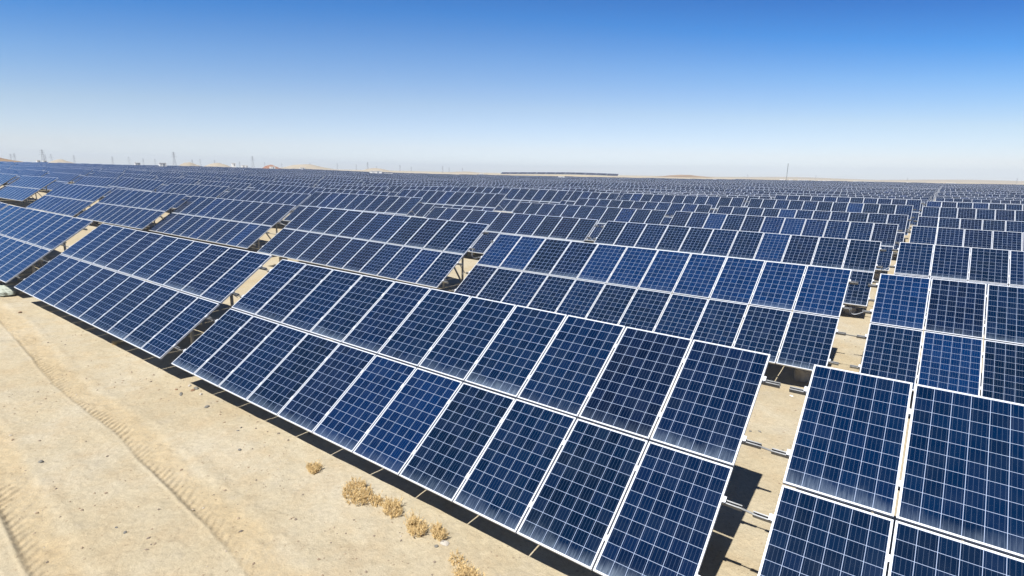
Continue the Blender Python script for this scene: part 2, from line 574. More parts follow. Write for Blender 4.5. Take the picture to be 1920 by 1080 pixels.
def relief(x, y):
    """small forms near the camera: hummocks, wheel ruts with tread marks. Returns height and the track mask"""
    h = 0.030 * vnoise(x * 0.9, y * 0.9, 1) + 0.014 * vnoise(x * 2.6, y * 2.6, 2) + 0.006 * vnoise(x * 7, y * 7, 3) + 0.003 * vnoise(x * 17, y * 17, 4)
    t = np.zeros_like(h)
    for line, wd, amp in TRACKS:
        px, py = zip(*line)
        e = np.interp(x, px, py) + 0.018 * vnoise(x * 0.7, x * 0 + 5.5, 9) + 0.010 * vnoise(x * 3.1, x * 0 + 2.5, 10)
        s = (y - e) / wd                          # 0..1 across the rut
        ins = np.clip((s + 0.05) / 0.13, 0, 1) * np.clip((1.3 - s) / 0.8, 0, 1)
        worn = np.clip(0.62 + 0.7 * vnoise(x * 0.35, y * 0 + 2.2, 12), 0.3, 1)
        rut = -0.030 * ins * worn * amp
        rut += 0.012 * np.exp(-((s + 0.08) / 0.06) ** 2) * worn + 0.008 * np.exp(-((s - 1.2) / 0.2) ** 2)
        # cleats of the tyre pressed across the near half of the rut: a steep face each, away from the sun
        ph = (x + 0.9 * wd * s + 0.05 * vnoise(x * 2.2, y * 2.2, 21) + 0.02 * vnoise(x * 7, y * 7, 22)) / 0.155
        ph = ph - np.floor(ph)
        saw = np.where(ph < .74, ph / .74, (1 - ph) / .26) - 0.5
        band = np.clip((s + 0.03) / 0.08, 0, 1) * np.clip((0.52 + 0.28 * vnoise(x * 1.9, x * 0 + 4.4, 27) - s) / 0.35, 0, 1)
        patch = np.clip(0.98 + 0.7 * vnoise(x * 0.9, y * 0.8, 14), 0.45, 1)
        rut += 0.036 * saw * band * patch
        # crumbled sand over the far half
        rut += 0.010 * vnoise(x * 9, y * 9, 23) * np.clip(s / .3, 0, 1) * np.clip((1.4 - s) / .4, 0, 1)
        h = h * (1 - 0.3 * ins) + rut
        t = np.maximum(t, np.clip((s + 0.06) / 0.1, 0, 1) * np.clip((1.12 + 0.18 * vnoise(x * 1.4, y * 0 + 8.8, 29) - s) / 0.3, 0, 1))
    # little bank of blown sand along the front row's shade line
    h = h + 0.025 * np.exp(-((y - 4.35 - 0.12 * vnoise(x * 0.5, x * 0 + 1.0, 6)) / 0.35) ** 2) * (0.5 + 0.5 * vnoise(x * 0.8, x * 0 + 3.0, 7))
    fade = np.clip((30 - np.hypot(x + 8, y - 3)) / 12, 0, 1)
    wide = 0.03 * vnoise(x * 0.6, y * 0.6, 5) + 0.015 * vnoise(x * 2, y * 2, 8)
    return h * fade + wide * (1 - fade), t * fade


def ground_z(x, y):
    x, y = np.atleast_1d(np.asarray(x, float)), np.atleast_1d(np.asarray(y, float))
    return smooth_ground(x, y) + relief(x, y)[0]


def grow(start, stop, step, rate):
    out, p = [], start
    sgn = 1 if stop > start else -1
    while (stop - p) * sgn > 0:
        step *= rate
        p += sgn * step
        out.append(p)
    return out


def build_ground():
    xs = list(np.arange(-13, -3.5, 0.018)) + list(np.arange(-3.5, 1.2, 0.04)) + list(np.arange(-18, -13, 0.03)) + list(np.arange(-30, -18, 0.06))
    xs += list(np.arange(1.2, 12, 0.25)) + grow(12, 4500, 0.3, 1.07) + grow(-30, -4500, 0.12, 1.05)
    ys = list(np.arange(0.7, 4.0, 0.016)) + list(np.arange(4.0, 5.3, 0.03)) + list(np.arange(5.3, 8, 0.06)) + list(np.arange(8, 30, 0.16))
    ys += grow(30, 4500, 0.25, 1.045) + grow(0.7, -300, 0.05, 1.13)
    xs, ys = np.unique(np.round(xs, 4)), np.unique(np.round(ys, 4))
    X, Y = np.meshgrid(xs, ys)
    z0 = smooth_ground(X.ravel(), Y.ravel())
    hh, tt = relief(X.ravel(), Y.ravel())
    Z = z0 + hh
    nx, ny = len(xs), len(ys)
    co = np.stack([X.ravel(), Y.ravel(), Z], 1).astype(np.float32)
    i = np.arange(nx * ny).reshape(ny, nx)
    q = np.stack([i[:-1, :-1], i[:-1, 1:], i[1:, 1:], i[1:, :-1]], -1).reshape(-1, 4)
    me = bpy.data.meshes.new('ground')
    me.vertices.add(len(co))
    me.vertices.foreach_set('co', co.ravel())
    me.loops.add(q.size)
    me.loops.foreach_set('vertex_index', q.ravel().astype(np.int32))
    me.polygons.add(len(q))
    me.polygons.foreach_set('loop_start', np.arange(0, q.size, 4, dtype=np.int32))
    me.update(calc_edges=True)
    me.polygons.foreach_set('use_smooth', np.ones(len(q), bool))
    a = me.attributes.new('track', 'FLOAT', 'POINT')
    a.data.foreach_set('value', tt.astype(np.float32))
    me.materials.append(M_SAND)
    o = link('ground', me)
    tag(o, 'pale desert sand with wheel tracks running under and around the solar tables', kind='structure')


build_ground()


# ------------------------------------------------------------------ solar tables
def dense(pts):
    return pts


LIP = 0.019


def panel_quads(mb, x0, y0, cells, frame, back, att, z=0.0, M=None, sides=True, simple_frame=False):
    """one module lying in the table plane, low left corner at x0, y0"""
    x1, y1 = x0 + PW, y0 + PH
    a, b_, c, d = x0 + LIP, y0 + LIP, x1 - LIP, y1 - LIP
    f = (lambda p: tuple(M @ Vector(p))) if M is not None else (lambda p: p)
    if cells is not None:
        mb.add([f(p) for p in ((a, b_, z), (c, b_, z), (c, d, z), (a, d, z))], [(0, 1, 2, 3)], cells, [[(0, 0), (6, 0), (6, 10), (0, 10)]], att)
    if frame is None:
        return
    zt, zb = z + 0.003, z - 0.037
    if simple_frame:
        zf = z - 0.006
        mb.add([f(p) for p in ((x0, y0, zf), (x1, y0, zf), (x1, y1, zf), (x0, y1, zf))], [(0, 1, 2, 3)], frame)
        return
    o_ = [(x0, y0), (x1, y0), (x1, y1), (x0, y1)]
    n_ = [(a, b_), (c, b_), (c, d), (a, d)]
    vs = [(p[0], p[1], zt) for p in o_] + [(p[0], p[1], zt) for p in n_] + [(p[0], p[1], zb) for p in o_] + [(p[0], p[1], z) for p in n_]
    fs = []
    for k in range(4):
        j = (k + 1) % 4
        fs += [(k, j, 4 + j, 4 + k), (8 + k, 8 + j, j, k), (4 + k, 4 + j, 12 + j, 12 + k)]
    mb.add([f(p) for p in vs], fs, frame)
    zk = z - 0.004
    mb.add([f(p) for p in ((a, b_, zk), (a, d, zk), (c, d, zk), (c, b_, zk))], [(0, 1, 2, 3)], back)
    zk = zb
    e = 0.03
    mb.add([f(p) for p in [(p[0], p[1], zb) for p in o_] + [(x0 + e, y0 + e, zb), (x1 - e, y0 + e, zb), (x1 - e, y1 - e, zb), (x0 + e, y1 - e, zb)]],
           [(4 + k, 4 + (k + 1) % 4, (k + 1) % 4, k) for k in range(4)], frame)


# table frame: x along the row, rotated by TILT about x, low edge at height HB
MT = Matrix.Translation((0, 0, HB)) @ Matrix.Rotation(TILT, 4, 'X')


def slot(i, r):
    return i * (PW + GAP), r * (PH + MID)


def tp(u, v, w=0.0):
    return tuple(MT @ Vector((u, v, w)))


def mesh_of(fn, name, mats, **kw):
    mb = MB()
    fn(mb)
    return mb.mesh(name, mats, **kw)


ME_GLASS = mesh_of(lambda mb: panel_quads(mb, 0, 0, 0, None, None, 0), 'solar_panel', [M_CELL])
ME_FRAME = mesh_of(lambda mb: panel_quads(mb, 0, 0, None, 0, 1, 0), 'frame', [M_FRAME, M_BACK])
ME_PANEL = mesh_of(lambda mb: panel_quads(mb, 0, 0, 0, 1, 2, 0), 'solar_panel_framed', [M_CELL, M_FRAME, M_BACK])

PURLIN_V = (0.37, 1.26, 2.05, 2.94)
BENT_U = (0.55, 3.88, 7.22, 10.55)
STUB = 0.20


def purlin_mesh(mb):
    # lipped channel, open to the low side
    L0, L1 = -STUB, TW + STUB
    h, w, t = 0.062, 0.045, 0.004
    zt = -0.0375
    mb.box((L0, -w / 2, zt - h), (L1, w / 2, zt - h + t))
    mb.box((L0, -w / 2, zt - h + t + .0004), (L1, -w / 2 + t, zt))
    mb.box((L0, w / 2 - t, zt - h + t + .0004), (L1, w / 2, zt))
    mb.box((L0, -w / 2 + t + .0004, zt - t), (L1, -w / 2 + 0.013, zt))
    mb.box((L0, w / 2 - 0.013, zt - t), (L1, w / 2 - t - .0004, zt))


ME_PURLIN = mesh_of(purlin_mesh, 'purlin', [M_STEEL])


def rafter_mesh(mb):
    zt = -0.0375 - 0.0625
    mb.box((-0.03, 0.15, zt - 0.07), (0.03, TH - 0.15, zt))


ME_RAFTER = mesh_of(rafter_mesh, 'rafter', [M_STEEL], bevel=0.004)
_rear_top = Vector(tp(0, 2.22, -0.17))
_front_top = Vector(tp(0, 1.0, -0.17))
_brace_top = Vector(tp(0, 1.4, -0.17))


def rear_post_mesh(mb):
    mb.tube([(0, _rear_top.y, -0.35), (0, _rear_top.y, _rear_top.z + 0.02)], 0.038, 10)
    mb.box((-0.05, _rear_top.y - 0.06, _rear_top.z - 0.02), (0.05, _rear_top.y + 0.06, _rear_top.z + 0.012))


def front_post_mesh(mb):
    mb.tube([(0, _front_top.y, -0.2), (0, _front_top.y, _front_top.z + 0.02)], 0.038, 10)
    mb.box((-0.05, _front_top.y - 0.06, _front_top.z - 0.02), (0.05, _front_top.y + 0.06, _front_top.z + 0.012))


def brace_mesh(mb):
    mb.bar((0.045, _rear_top.y - 0.04, 0.32), (0.045, _brace_top.y, _brace_top.z + 0.03), 0.04, 0.05)


def pier_mesh(mb):
    mb.tube([(0, 0, -0.7), (0, 0, 0.24), (0, 0, 0.27)], [0.19, 0.185, 0.165], 18)


ME_REAR = mesh_of(rear_post_mesh, 'rear_post', [M_STEEL])
ME_FRONT = mesh_of(front_post_mesh, 'front_post', [M_STEEL])
ME_BRACE = mesh_of(brace_mesh, 'brace', [M_STEEL])
ME_PIER = mesh_of(pier_mesh, 'pier', [M_CONC])


def clamp_mesh(mb):
    mb.box((-0.028, -0.035, 0.0035), (0.028, 0.035, 0.009))
    mb.box((-0.008, -0.03, -0.04), (0.008, 0.03, 0.0034))
    mb.tube([(0, 0, 0.0085), (0, 0, 0.018)], 0.008, 6)


ME_CLAMP = mesh_of(clamp_mesh, 'clamp', [M_FRAME])


def bar_mesh(mb):
    # thin galvanised tie rod reaching across to the next table
    z = -0.075
    mb.box((0, -0.010, z - 0.006), (1.0, 0.010, z + 0.006))


ME_TIE = mesh_of(bar_mesh, 'tie_bar', [M_TIE])


def cable_mesh(mb):
    pts = []
    for k in range(13):
        t = k / 12
        pts.append((t, -0.02 + 0.03 * math.sin(t * 3.1), -0.06 - 0.16 * math.sin(math.pi * t)))
    mb.tube(pts, 0.011, 6)


ME_CABLE = mesh_of(cable_mesh, 'cable', [M_CABLE], smooth=True)


def table_single(mb, simple_frame, supports=True):
    k = 0
    for r_ in (0, 1):
        for i in range(NW_):
            x0, y0 = slot(i, r_)
            k += 1
            panel_quads(mb, x0, y0, 0, 1, 2, k * 0.618 % 1.0, M=MT, simple_frame=simple_frame)
    if supports:
        for pv in PURLIN_V:
            mb.bar(tp(-STUB, pv, -0.07), tp(TW + STUB, pv, -0.07), 0.045, 0.06, 3)
        for bu in BENT_U:
            mb.bar((bu, _rear_top.y, -0.4), (bu, _rear_top.y, _rear_top.z), 0.07, 0.07, 3)
            mb.bar((bu, _front_top.y, -0.4), (bu, _front_top.y, _front_top.z), 0.07, 0.07, 3)
            mb.bar((bu, _rear_top.y, .1), (bu, _brace_top.y, _brace_top.z), 0.05, 0.05, 3)
    elif simple_frame:
        bu = TW / 2
        mb.bar((bu, _rear_top.y, -0.4), (bu, _rear_top.y, _rear_top.z - .1), 0.07, 0.07, 3)


ME_TABLE = mesh_of(lambda mb: table_single(mb, False), 'solar_table', [M_CELL, M_FRAME, M_BACK, M_STEEL])

# --- where every table stands
COLX = {0: -12.43, 1: -23.95, 2: -35.95, 3: -47.5, 4: -59.1, 5: -72.4, -1: -0.80}
for c_ in range(6, 60):
    COLX[c_] = COLX[c_ - 1] - 11.72
for c_ in range(-2, -12, -1):
    COLX[c_] = COLX[c_ + 1] + 11.62
ROWY = {1: 4.72, 2: 13.3, 3: 21.75, 4: 30.4, 5: 38.8, 6: 47.3, 7: 55.4}
for r_ in range(8, 80):
    ROWY[r_] = ROWY[r_ - 1] + 8.55


def far_limit(az):
    """how far the field reaches in each direction (degrees from north, west negative)"""
    return np.interp(az, [-84, -70, -55, -46, -40, -34, -26, -18, -10, 0, 12], [330, 380, 420, 450, 470, 440, 430, 450, 520, 600, 620])


TABLES = []                                  # row, col, x, y, z (ground under low edge), roll
for r_ in range(1, 80):
    for c_ in range(-11, 60):
        jr = random.Random(r_ * 1000 + c_)
        x = COLX[c_] + 0.02 * (ROWY[r_] - 4.7) + jr.uniform(-.15, .15)
        y = ROWY[r_] + jr.uniform(-.12, .12)
        cx, cy = x + TW / 2, y + 1.4
        az, dist = math.degrees(math.atan2(cx, cy)), math.hypot(cx, cy)
        if (r_, c_) in SURVEY:
            x, y, z, s = SURVEY[(r_, c_)]
            TABLES.append((r_, c_, x, y, z + CAM_Z - HB, R(s)))
            continue
        if az < -83.5 or az > 14 or (cx > 14 and dist < 60 and az > 12) or dist > far_limit(az):
            continue
        if r_ <= 7 and c_ <= -2 and az > 12:
            continue
        if rise(cx, cy) > 0.35:
            continue
        gl, gr = smooth_ground([x, x + TW], [y + 1.4, y + 1.4])
        s = math.atan2(gr - gl, TW) * 0.8 + R(jr.gauss(0, .15))
        z = 0.5 * (gl + gr) - TW / 2 * math.tan(s) + jr.gauss(0, .07)
        TABLES.append((r_, c_, x, y, float(z), s))


def table_matrix(t):
    return Matrix.Translation((t[2], t[3], t[4])) @ Matrix.Rotation(-t[5], 4, 'Y')


# --- which of them the photograph shows, and how large: painted far to near into a small picture of ids
CORN = np.array([tp(0, 0), tp(TW, 0), tp(TW, TH), tp(0, TH)])


def visible_pixels():
    W_, H_ = 1024, 576
    ids = np.full((H_, W_), -1, np.int32)
    order = sorted(range(len(TABLES)), key=lambda i: -math.hypot(TABLES[i][2] + TW / 2, TABLES[i][3]))
    for i in order:
        m = np.array(table_matrix(TABLES[i]))
        p = CORN @ m[:3, :3].T + m[:3, 3] - np.array([0, 0, CAM_Z])
        q = p @ AX.T
        if (q[:, 2] < 0.3).all():
            continue
        zz = np.maximum(q[:, 2], 0.3)
        sx = (960 + FPX * q[:, 0] / zz) * W_ / 1920
        sy = (540 - FPX * q[:, 1] / zz) * W_ / 1920
        x0, x1 = max(0, int(sx.min())), min(W_ - 1, int(sx.max()) + 1)
        y0, y1 = max(0, int(sy.min())), min(H_ - 1, int(sy.max()) + 1)
        if x1 <= x0 or y1 <= y0:
            continue
        gx, gy = np.meshgrid(np.arange(x0, x1 + 1) + .5, np.arange(y0, y1 + 1) + .5)
        ins_p = np.ones(gx.shape, bool)
        ins_n = np.ones(gx.shape, bool)
        for k in range(4):
            j = (k + 1) % 4
            cr = (sx[j] - sx[k]) * (gy - sy[k]) - (sy[j] - sy[k]) * (gx - sx[k])
            ins_p &= cr >= 0
            ins_n &= cr <= 0
        ids[y0:y1 + 1, x0:x1 + 1][ins_p | ins_n] = i
    return np.bincount(ids[ids >= 0], minlength=len(TABLES))


VIS = visible_pixels()
RANK = [i for i in np.argsort(-VIS, kind='stable') if VIS[i] >= 3]
N_FULL, N_PANEL, N_ALONE = 18, 72, 300
LEVEL = {}
for n, i in enumerate(RANK[:N_ALONE]):
    LEVEL[i] = 0 if n < N_FULL else 1 if n < N_PANEL else 2

WORDS_ = 'front second third fourth fifth sixth seventh eighth ninth tenth eleventh twelfth'.split()
NUMS_ = 'first second third fourth fifth sixth seventh eighth ninth tenth eleventh twelfth'.split()


def ordn(n, words_):
    if n <= len(words_):
        return words_[n - 1]
    suf = 'th' if 10 <= n % 100 <= 20 else {1: 'st', 2: 'nd', 3: 'rd'}.get(n % 10, 'th')
    return f'{n}{suf}'


SPECIAL = {
    (1, 0): 'whole front-row table of blue solar panels behind the dry shrubs',
    (1, -1): 'big close-up front-row solar table right of the sandy aisle, cut by the frame',
    (1, 1): 'front-row solar table left of the shrubs, between two dark gaps beside the wheel tracks',
    (1, 2): 'front-row solar table beside the pale sack, cut off by the photo edge',
    (2, 0): 'bright royal-blue solar table directly behind the whole front-row table, left of the aisle',
    (2, -1): 'second-row solar table right of the aisle, behind the big close-up one',
}


def table_label(t):
    r_, c_ = t[0], t[1]
    if (r_, c_) in SPECIAL:
        return SPECIAL[(r_, c_)]
    side = 'left' if c_ >= 0 else 'right'
    k = c_ + 1 if c_ >= 0 else -c_
    look = 'blue' if math.hypot(t[2], t[3]) < 60 else 'distant blue'
    return f'{look} solar table in the {ordn(r_, WORDS_)} row, {ordn(k, NUMS_)} {side} of the sandy aisle'


GROUP = 'rows of tilted solar tables'
LOC = {(t[0], t[1]): t for t in TABLES}
ROYAL = {(2, 0, 1, k) for k in (0, 1, 4, 5, 6, 7, 8, 9, 10)} | {(2, -1, 1, 0), (2, -1, 0, 1), (3, 0, 1, 7), (2, 2, 0, 9), (4, 0, 1, 2), (4, 0, 1, 6), (5, 0, 1, 4), (6, 0, 1, 7)}
ROT_T = Euler((TILT, 0, 0))


def build_table(i, level):
    t = TABLES[i]
    if level == 2:
        o = link('solar_table', ME_TABLE)
        o.matrix_world = table_matrix(t)
        tag(o, table_label(t), 'solar table', GROUP)
        return
    jr = random.Random(int(i) * 7 + 3)
    root = empty('solar_table', (0, 0, 0))
    root.matrix_world = table_matrix(t)
    tag(root, table_label(t), 'solar table', GROUP)
    for r_ in (0, 1):
        for k in range(NW_):
            u, v = slot(k, r_)
            p = link('solar_panel', ME_GLASS if level == 0 else ME_PANEL, root, tp(u, v))
            p.rotation_euler = (TILT + R(jr.gauss(0, .09)), R(jr.gauss(0, .07)), R(jr.gauss(0, .05)))
            if (t[0], t[1], r_, k) in ROYAL:
                p.color = (0.0, 1, 1, 1)
            if level == 0:
                link('frame', ME_FRAME, p)
    near = math.hypot(t[2] + TW / 2, t[3]) < 24
    for n, pv in enumerate(PURLIN_V):
        pr = link('purlin', ME_PURLIN, root, tp(0, pv))
        pr.rotation_euler = ROT_T
        if level == 0 and near:
            for k in range(NW_ + 1):
                u = -0.012 if k == 0 else TW + 0.012 if k == NW_ else k * (PW + GAP) - GAP / 2
                link('clamp', ME_CLAMP, pr, (u, 0, 0))
    for bu in BENT_U:
        rf = link('rafter', ME_RAFTER, root, (bu, 0, HB))
        rf.rotation_euler = ROT_T
        link('rear_post', ME_REAR, root, (bu, 0, 0))
        link('brace', ME_BRACE, root, (bu, 0, 0))
        if level == 0:
            link('front_post', ME_FRONT, root, (bu, 0, 0))
            link('pier', ME_PIER, root, (bu, _rear_top.y, 0))
            link('pier', ME_PIER, root, (bu, _front_top.y, 0))
    nb = LOC.get((t[0], t[1] - 1))
    if level == 0 and nb is not None:
        inv = table_matrix(t).inverted()
        for n, me, nm in ((1, ME_TIE, 'tie_bar'), (2, ME_TIE if t[0] == 1 else ME_CABLE, 'tie_bar' if t[0] == 1 else 'cable')):
            a = Vector(tp(TW + STUB - 0.04, PURLIN_V[n]))
            b_ = inv @ table_matrix(nb) @ Vector(tp(-STUB + 0.04, PURLIN_V[n]))
            d = b_ - a
            o = link(nm, me, root, a)
            xax = d.normalized()
            zax = Vector((0, -math.sin(TILT), math.cos(TILT)))
            yax = zax.cross(xax).normalized()
            zax = xax.cross(yax)
            mm = Matrix((xax, yax, zax)).transposed()
            o.rotation_euler = mm.to_euler()
            o.scale = (d.length, 1, 1)


for i, lv in LEVEL.items():
    build_table(i, lv)


def build_rest():
    mb = MB()
    table_single(mb, True, supports=False)
    v = np.array(mb.v)
    f = np.array(mb.f, dtype=object)
    rest = [i for i in range(len(TABLES)) if i not in LEVEL]
    vs, loops, starts, mats, uvs, att = [], [], [], [], [], []
    fl = np.concatenate([np.array(x) for x in mb.f])
    ln = np.array([len(x) for x in mb.f])
    uvf = np.array([c for fc in mb.uv for p in fc for c in p], np.float32)
    nv, nl = len(v), len(fl)
    for n, i in enumerate(rest):
        m = np.array(table_matrix(TABLES[i]))
        vs.append(v @ m[:3, :3].T + m[:3, 3])
        loops.append(fl + n * nv)
        mats.append(np.array(mb.m))
        uvs.append(uvf)
        att.append(np.array(mb.a) + (n * 0.7548 % 1.0) * 7)
    me = bpy.data.meshes.new('solar_tables')
    V = np.concatenate(vs).astype(np.float32)
    L = np.concatenate(loops).astype(np.int32)
    me.vertices.add(len(V))
    me.vertices.foreach_set('co', V.ravel())
    me.loops.add(len(L))
    me.loops.foreach_set('vertex_index', L)
    nf = len(ln) * len(rest)
    me.polygons.add(nf)
    st = np.concatenate([[0], np.cumsum(np.tile(ln, len(rest)))[:-1]]).astype(np.int32)
    me.polygons.foreach_set('loop_start', st)
    me.update(calc_edges=True)
    for mm in (M_CELL, M_FRAME, M_BACK, M_STEEL):
        me.materials.append(mm)
    me.polygons.foreach_set('material_index', np.concatenate(mats).astype(np.int32))
    ul = me.uv_layers.new(name='cells')
    ul.data.foreach_set('uv', np.concatenate(uvs))
    a = me.attributes.new('seed', 'FLOAT', 'FACE')
    a.data.foreach_set('value', np.concatenate(att).astype(np.float32))
    me.update()
    o = link('solar_field', me)
    tag(o, 'mass of far solar tables filling the plain up to the pale horizon', 'solar field', GROUP, 'stuff')
    return len(rest)


n_rest = build_rest()
print('tables', len(TABLES), 'alone', len(LEVEL), 'rest', n_rest, 'smallest alone px', VIS[RANK[min(N_ALONE, len(RANK)) - 1]])


# ------------------------------------------------------------------ tables along the crest of the far rise
def build_crest():
    x0, x1 = at(938, 330, 1.0), at(1158, 330, 1.0)
    y = RIDGE[1]
    xa, xb = x0[0] / x0[1] * y, x1[0] / x1[1] * y
    n = int((xb - xa) // (TW + 0.35))
    for k in range(n):
        x = xb - (k + 1) * (TW + 0.35)
        gl, gr = smooth_ground([x, x + TW], [y + 1.4, y + 1.4])
        t = (0, 0, x, y, float((gl + gr) / 2), 0)
        sl = math.atan2(float(gr - gl), TW)
        t = (0, 0, x, y, float(gl), sl)
        o = link('solar_table', ME_TABLE)
        o.matrix_world = table_matrix(t)
        tag(o, 'far solar table in the single row along the crest of the sandy rise', 'solar table', 'solar tables along the crest of the sandy rise')


build_crest()


# ------------------------------------------------------------------ hills on the skyline
def hill(name, px, py, half, dist, mat, label, seed):
    c = at(px, py, dist)
    a, b_ = at(px - half, py, dist), at(px + half, py, dist)
    hw = np.hypot(*(b_ - a)[:2]) / 2
    ex = (b_ - a)[:2] / (2 * hw)
    ey = np.array([-ex[1], ex[0]])
    base = float(smooth_ground(c[0], c[1])) - 3.0
    H = c[2] - base
    nx, ny = 60, 24
    U, V = np.meshgrid(np.linspace(-1.9, 1.9, nx), np.linspace(-1.9, 1.9, ny))
    dp = min(hw * 0.6, dist * 0.25)
    prof = np.exp(-U ** 2 * 1.1 - V ** 2 * 1.1)
    nz = 1 + 0.16 * vnoise(U * 2.1 + seed, V * 2.1, seed) + 0.07 * vnoise(U * 6 + seed, V * 5, seed + 1)
    edge = np.clip((1.9 - np.maximum(abs(U), abs(V))) / 0.5, 0, 1)
    Z = base + H * prof * nz - 2.5 * (1 - edge)
    X = c[0] + U * hw * ex[0] + V * dp * ey[0]
    Y = c[1] + U * hw * ex[1] + V * dp * ey[1]
    i = np.arange(nx * ny).reshape(ny, nx)
    q = np.stack([i[:-1, :-1], i[:-1, 1:], i[1:, 1:], i[1:, :-1]], -1).reshape(-1, 4)
    me = bpy.data.meshes.new(name)
    me.from_pydata(np.stack([X.ravel(), Y.ravel(), Z.ravel()], 1).tolist(), [], q.tolist())
    me.polygons.foreach_set('use_smooth', [True] * len(me.polygons))
    me.materials.append(mat)
    tag(link(name, me), label, kind='structure')


hill('hill', -70, 286, 130, 900, M_HILL_B, 'brown rocky hill at the end of the skyline', 1)
hill('hill', 112, 298, 32, 1300, M_HILL_S, 'low pale dune beside the brown hill', 2)
hill('hill', 355, 304, 26, 1200, M_HILL_S, 'small sandy dune behind the white cabins', 3)
hill('hill', 408, 306, 32, 1200, M_HILL_S, 'sandy dune beside the paired white cabins', 4)
hill('hill', 508, 309, 22, 900, M_HILL_R, 'small reddish hillock behind a white cabin', 5)
hill('hill', 575, 308.5, 55, 1300, M_HILL_S, 'smooth pale dune beside the reddish hillock', 6)
hill('hill', 705, 316, 32, 1500, M_HILL_S, 'faint low dune beyond the big white cabin', 7)
hill('hill', 872, 321, 40, 1700, M_HILL_S, 'faint low dune short of the long sandy rise', 8)
hill('hill', 1285, 328.4, 60, 1700, M_HILL_B, 'low brown rise past the end of the crest row', 9)
hill('hill', 1480, 332.2, 230, 2500, M_HILL_S, 'long low sandy skyline beyond the mast', 10)
hill('hill', 1830, 337.5, 260, 2500, M_HILL_S, 'long low sandy skyline beyond the aisle', 11)


# ------------------------------------------------------------------ white cabins among the far tables
def cabin(px, ytop, wpx, dist, label, tall=2.75, deep=2.6):
    c = at(px, ytop, dist)
    a, b_ = at(px - wpx / 2, ytop, dist), at(px + wpx / 2, ytop, dist)
    az = math.atan2(c[0], c[1])
    L = float(np.hypot(*(b_ - a)[:2]))
    gz = float(smooth_ground(c[0], c[1]))
    top = c[2]
    bot = min(gz - 0.3, top - tall)
    h = top - bot
    root = empty('equipment_cabin', (c[0], c[1], bot))
    root.rotation_euler = (0, 0, -az + 0.12)
    tag(root, label, 'cabin', 'white equipment cabins among the far tables')
    mb = MB()
    mb.box((-L / 2, 0, 0), (L / 2, deep, h - 0.18))
    link('body', mb.mesh('body', [M_WHITE], bevel=0.03), root)
    mb = MB()
    mb.box((-L / 2 - 0.12, -0.12, h - 0.177), (L / 2 + 0.12, deep + 0.12, h))
    link('roof', mb.mesh('roof', [M_ROOF], bevel=0.02), root)
    mb = MB()
    d0 = L * 0.18
    mb.box((d0 - 0.45, -0.045, max(0.3, h - 2.45)), (d0 + 0.45, -0.003, h - 0.4))
    link('door', mb.mesh('door', [M_DOOR]), root)
    mb = MB()
    for k in range(5):
        z = h - 0.55 - 0.12 * k
        mb.box((-L * 0.32, -0.03, z - 0.05), (-L * 0.12, -0.003, z))
    link('vent', mb.mesh('vent', [M_GREY]), root)


CABINS = [(72, 301.5, 7, 480), (84, 302, 7, 480), (258, 306, 10, 330), (305, 306.5, 13, 300), (438, 307, 7, 520), (456, 311, 6, 520), (462, 311.5, 6, 560),
          (511, 313.5, 10, 430), (567, 315.3, 10, 420), (903, 325.5, 7, 560), (1053, 331, 11, 330), (1234, 335.5, 9, 360), (1341, 336.3, 7, 420),
          (1467, 336.5, 9, 560), (1483, 337.2, 7, 560), (1500, 337.4, 6, 560), (1511, 337.6, 12, 560), (1525, 338, 6, 560), (1537, 338.2, 5, 560),
          (1546, 338.6, 6, 560), (1557, 338.8, 10, 560), (1608, 340, 16, 560), (1629, 340.6, 18, 560), (1704, 342.3, 9, 560), (1784, 343.5, 18, 560)]
cabin(705, 320.3, 22, 300, 'biggest white equipment cabin above the tables, at the middle of the skyline')
cabin(729, 324.5, 15, 300, 'low white cabin with grey end beside the biggest white cabin')
for n, (px, yt, wp, ds) in enumerate(CABINS):
    cabin(px, yt - (1.2 if px < 600 else 0.5), wp, ds, f'small white cabin on the skyline, {ordn(n + 1, NUMS_)} from the left of the small ones')


# ------------------------------------------------------------------ pylons and the mast
def lattice_mesh(h, w0, w1, t, levels):
    mb = MB()
    def crn(z):
        w = (w0 + (w1 - w0) * (z / h) ** 0.8) / 2
        return [(-w, -w, z), (w, -w, z), (w, w, z), (-w, w, z)]
    zs = [h * (1 - (1 - k / levels) ** 1.25) for k in range(levels + 1)]
    for z0, z1 in zip(zs[:-1], zs[1:]):
        a, b_ = crn(z0), crn(z1)
        for k in range(4):
            j = (k + 1) % 4
            mb.bar(a[k], b_[k], t, t)
            mb.bar(a[k], b_[j], t * .6, t * .6)
            mb.bar(a[j], b_[k], t * .6, t * .6)
            mb.bar(b_[k], b_[j], t * .6, t * .6)
    return mb.mesh('tower', [M_PYLON])


def arm_mesh(half, t):
    mb = MB()
    for s in (-1, 1):
        mb.bar((0, -.5, 0), (s * half, 0, 0.1), t, t)
        mb.bar((0, .5, 0), (s * half, 0, 0.1), t, t)
        mb.bar((0, 0, 1.3), (s * half, 0, 0.15), t, t)
        mb.bar((s * half, 0, 0.1), (s * half, 0, -1.4), t * .8, t * .8)
    return mb.mesh('crossarm', [M_PYLON])


